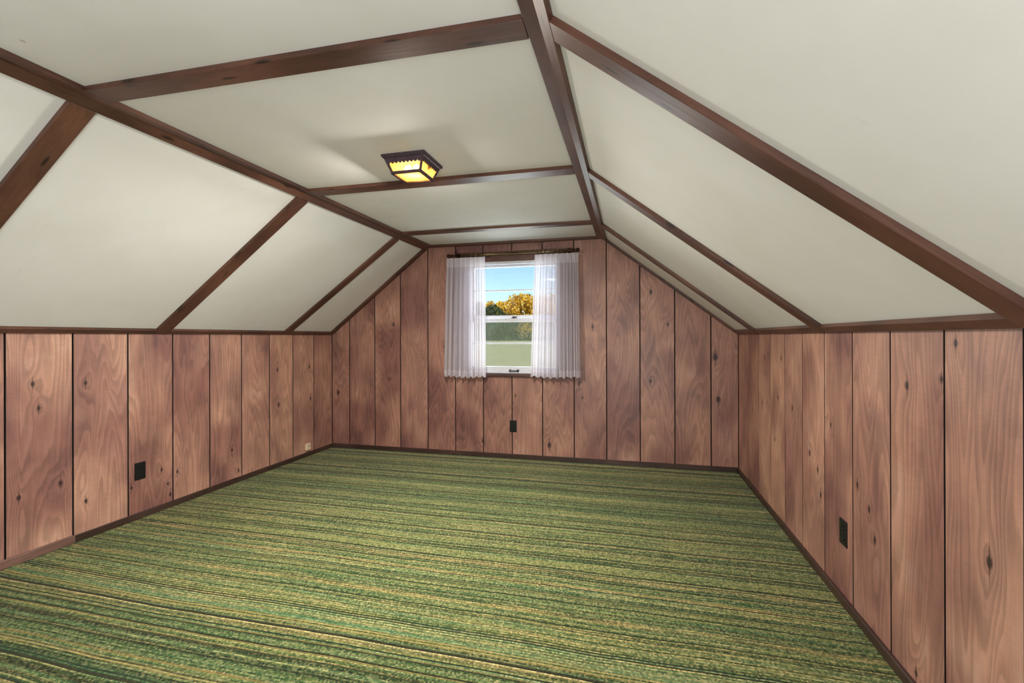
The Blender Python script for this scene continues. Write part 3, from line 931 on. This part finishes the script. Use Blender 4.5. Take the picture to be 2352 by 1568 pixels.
# what the glowing panes send into the room
lamp('AREA', 'bottom_pane_glow', (LX, LY, ZC + ZB - 0.012), (0, 0, 0), 33, (1.0, 0.95, 0.88), shape='SQUARE', size=0.15)
for k in range(4):
    a = k * math.pi / 2
    lamp('AREA', 'side_pane_glow', (LX + 0.098 * math.cos(a), LY + 0.098 * math.sin(a), ZC - 0.104),
         (R(26), 0, a + math.pi / 2 + math.pi), (3.0, 5.5, 9.0, 5.0)[k], (1.0, 0.93, 0.84), shape='RECTANGLE', size=0.15, size_y=0.035)

# ------------------------------------------------------------------ outlets and jack
def outlet(loc, rotz, label):
    root = empty('wall_outlet', loc, (0, 0, rotz))
    tag(root, label, 'outlet', 'black wall outlets')
    bm = bmesh.new()
    # bevelled plate facing local -y
    add_box(bm, -0.0355, 0.0355, -0.0065, 0.0, -0.0572, 0.0572, bevel=0.004, seg=2)
    obj('cover_plate', bm, M_BLACKP, root)
    for sz in (-1, 1):
        bm = bmesh.new()
        zc = sz * 0.0195
        pts = []
        for k in range(28):
            a = 2 * math.pi * k / 28
            x, z = 0.0172 * math.cos(a), 0.0172 * math.sin(a)
            pts.append((x, -0.0062, zc + max(-0.0135, min(0.0135, z))))
        add_prism(bm, pts, (0, -0.0022, 0))
        rc = obj('receptacle', bm, M_BLACKP, root)
        for dx, hh in ((-0.0062, 0.0042), (0.0062, 0.0034)):
            obj('slot', box(dx - 0.0012, dx + 0.0012, -0.0092, -0.0080, zc + 0.003 - hh, zc + 0.003 + hh), M_SLOT, rc)
        bm = bmesh.new(); add_cyl(bm, (0, -0.0080, zc - 0.0078), (0, -0.0092, zc - 0.0078), 0.0026)
        obj('slot', bm, M_SLOT, rc)
    bm = bmesh.new(); add_cyl(bm, (0, -0.006, 0), (0, -0.0076, 0), 0.0034, 0.0026)
    obj('screw', bm, M_BLACKP, root)
    return root
outlet((XL, 2.406, H - 0.884), math.pi / 2, 'black duplex outlet on the left knee wall')
outlet((XR, 2.389, H - 0.879), -math.pi / 2, 'black duplex outlet on the right knee wall')
outlet((-1.1225, YB, H - 0.8815), 0, 'black duplex outlet on the back wall below the window')

jk = empty('phone_jack', (XL, 4.066, H - 1.102), (0, 0, math.pi / 2))
tag(jk, 'small ivory phone jack box low on the left wall near the far corner', 'phone jack')
obj('body', box(-0.030, 0.030, -0.022, 0.0, -0.034, 0.034, bevel=0.004, seg=2), M_IVORY, jk)
bm = bmesh.new(); add_cyl(bm, (0.004, -0.0218, 0.003), (0.004, -0.0242, 0.003), 0.0042); obj('screw', bm, M_PULL, jk)
obj('port', box(-0.008, 0.008, -0.016, -0.006, -0.0352, -0.0335), M_SLOT, jk)

# ------------------------------------------------------------------ outside
GZ = -2.7
gr = obj('ground', box(-60, 40, 5.5, 160, GZ - 0.2, GZ), M_GRASS)
struct(gr, 'lawn outside, below the window')

def leaf_cloud(bm, centers, n, size, rnd):
    for _ in range(n):
        c, r = centers[rnd.randrange(len(centers))]
        d = Vector((rnd.gauss(0, 1), rnd.gauss(0, 1), rnd.gauss(0, 1))).normalized()
        p = Vector(c) + d * r * (rnd.random() ** 0.35)
        s = size * rnd.uniform(0.6, 1.3)
        q = Euler((rnd.uniform(0, 6.28), rnd.uniform(0, 6.28), rnd.uniform(0, 6.28))).to_matrix()
        vs = [bm.verts.new(p + q @ Vector(v) * s) for v in ((-.5, 0, 0), (0, -.38, .05), (.55, 0, 0), (0, .38, .05))]
        bm.faces.new(vs)

def tree(name, label, cat, base, crown, nleaf, size, mat, seed, trunk_r=0.16):
    rnd = random.Random(seed)
    root = empty(name, base)
    tag(root, label, cat)
    B = Vector(base)
    bm = bmesh.new()
    top = Vector(crown[0][0]) - B
    add_cyl(bm, (0, 0, 0), top * 0.75, trunk_r, trunk_r * 0.6, 8)
    obj('trunk', bm, M_BARK, root)
    bm = bmesh.new()
    for c, r in crown:
        c = Vector(c) - B
        add_cyl(bm, top * 0.5, c, trunk_r * 0.4, trunk_r * 0.12, 6)
    tag(obj('branches', bm, M_BARK, root), kind='stuff')
    bm = bmesh.new()
    leaf_cloud(bm, [((Vector(c) - B), r) for c, r in crown], nleaf, size, rnd)
    tag(obj('foliage', bm, mat, root), kind='stuff')
    return root

yel = [(-7.15, 2.70, .40), (-6.75, 2.78, .34), (-6.30, 2.72, .38), (-5.92, 3.02, .42), (-5.55, 3.12, .40), (-5.1, 2.95, .48), (-4.6, 3.0, .5), (-4.0, 3.0, .55),
       (-3.4, 2.9, .5), (-5.5, 2.4, .5), (-4.9, 2.3, .5), (-6.2, 2.25, .35), (-4.3, 2.3, .6), (-3.6, 2.2, .6), (-5.9, 2.55, .3), (-5.2, 1.7, .7), (-4.0, 1.6, .8)]
tree('maple_tree', 'tree with yellow autumn leaves seen through the window', 'tree', (-5.0, 24, GZ),
     [((x, 24 + 0.3 * math.sin(9 * x), z), r) for x, z, r in yel], 7000, 0.13, M_YLEAF, 5)
grn = [(-6.0, 2.28, 0.36), (-5.7, 2.12, 0.34), (-6.3, 2.2, 0.3), (-6.51, 2.54, 0.21), (-6.29, 1.93, 0.39), (-5.82, 2.11, 0.34), (-6.68, 2.45, 0.26), (-5.47, 1.85, 0.39), (-5.04, 1.85, 0.24), (-7.07, 2.15, 0.6), (-6.21, 1.29, 0.69), (-5.34, 1.2, 0.69), (-7.24, 1.37, 0.69)]
tree('evergreen_tree', 'dark green tree left of the yellow tree beyond the window', 'tree', (-6.1, 20.0, GZ),
     [((x, 20.0 + 0.2 * math.sin(7 * x), z), r) for x, z, r in grn], 8500, 0.14, M_GLEAF, 6)
shr = [(-3.58, 0.75, 0.67), (-4.4, 0.83, 0.67), (-5.14, 0.83, 0.67), (-2.83, 0.83, 0.67), (-2.24, 0.75, 0.67), (-3.95, 0.45, 0.75), (-4.7, 0.38, 0.75), (-3.13, 0.31, 0.75)]
tree('evergreen_shrub', 'low dark green hedge shrub below the yellow tree', 'shrub', (-3.6, 18.4, GZ),
     [((x * 1.1, 18.4, 1.2 + (z - 1.2) * 1.1), r * 0.75) for x, z, r in shr], 9000, 0.16, M_GLEAF, 9)

# neighbouring garage with a pale shingle roof just below the window
gg = empty('garage', (-2.6, 11.5, GZ))
tag(gg, 'garage with pale shingle roof seen low through the bottom sash', 'garage')
rf = obj('roof', prism([(-3.6, -2.6, 2.95), (3.6, -2.6, 2.95), (3.6, 2.4, 3.70), (-3.6, 2.4, 3.70)], (0, 0, 0.08)), M_SHINGLE, gg)
obj('roof', prism([(-3.6, 2.4, 3.70), (3.6, 2.4, 3.70), (3.6, 4.9, 3.24), (-3.6, 4.9, 3.24)], (0, 0, 0.08)), M_SHINGLE, gg)
bm = bmesh.new()
add_prism(bm, [(-3.4, -2.3, 0), (3.4, -2.3, 0), (3.4, -2.3, 2.9), (-3.4, -2.3, 2.9)], (0, 6.9, 0))
obj('wall', bm, M_SIDING, gg)
for dx in (0.0, 0.16):
    obj('flashing', prism([(0.98 + dx, -2.4, 3.07), (1.03 + dx, -2.4, 3.07), (1.73 + dx, -0.9, 3.295), (1.68 + dx, -0.9, 3.295)], (0, 0, 0.03)), M_WHITE, gg)

hs = empty('house', (-9.0, 44, GZ))
tag(hs, 'house with a grey brown roof far beyond the trees', 'house')
obj('wall', prism([(-5, -4, 0), (9, -4, 0), (9, -4, 3.0), (-5, -4, 3.0)], (0, 8, 0)), M_SIDING, hs)
bm = bmesh.new()
add_prism(bm, [(-5.6, -4.6, 2.9), (-5.6, 4.6, 2.9), (-5.6, 0, 5.9)], (15.2, 0, 0))
obj('roof', bm, M_GREYROOF, hs)
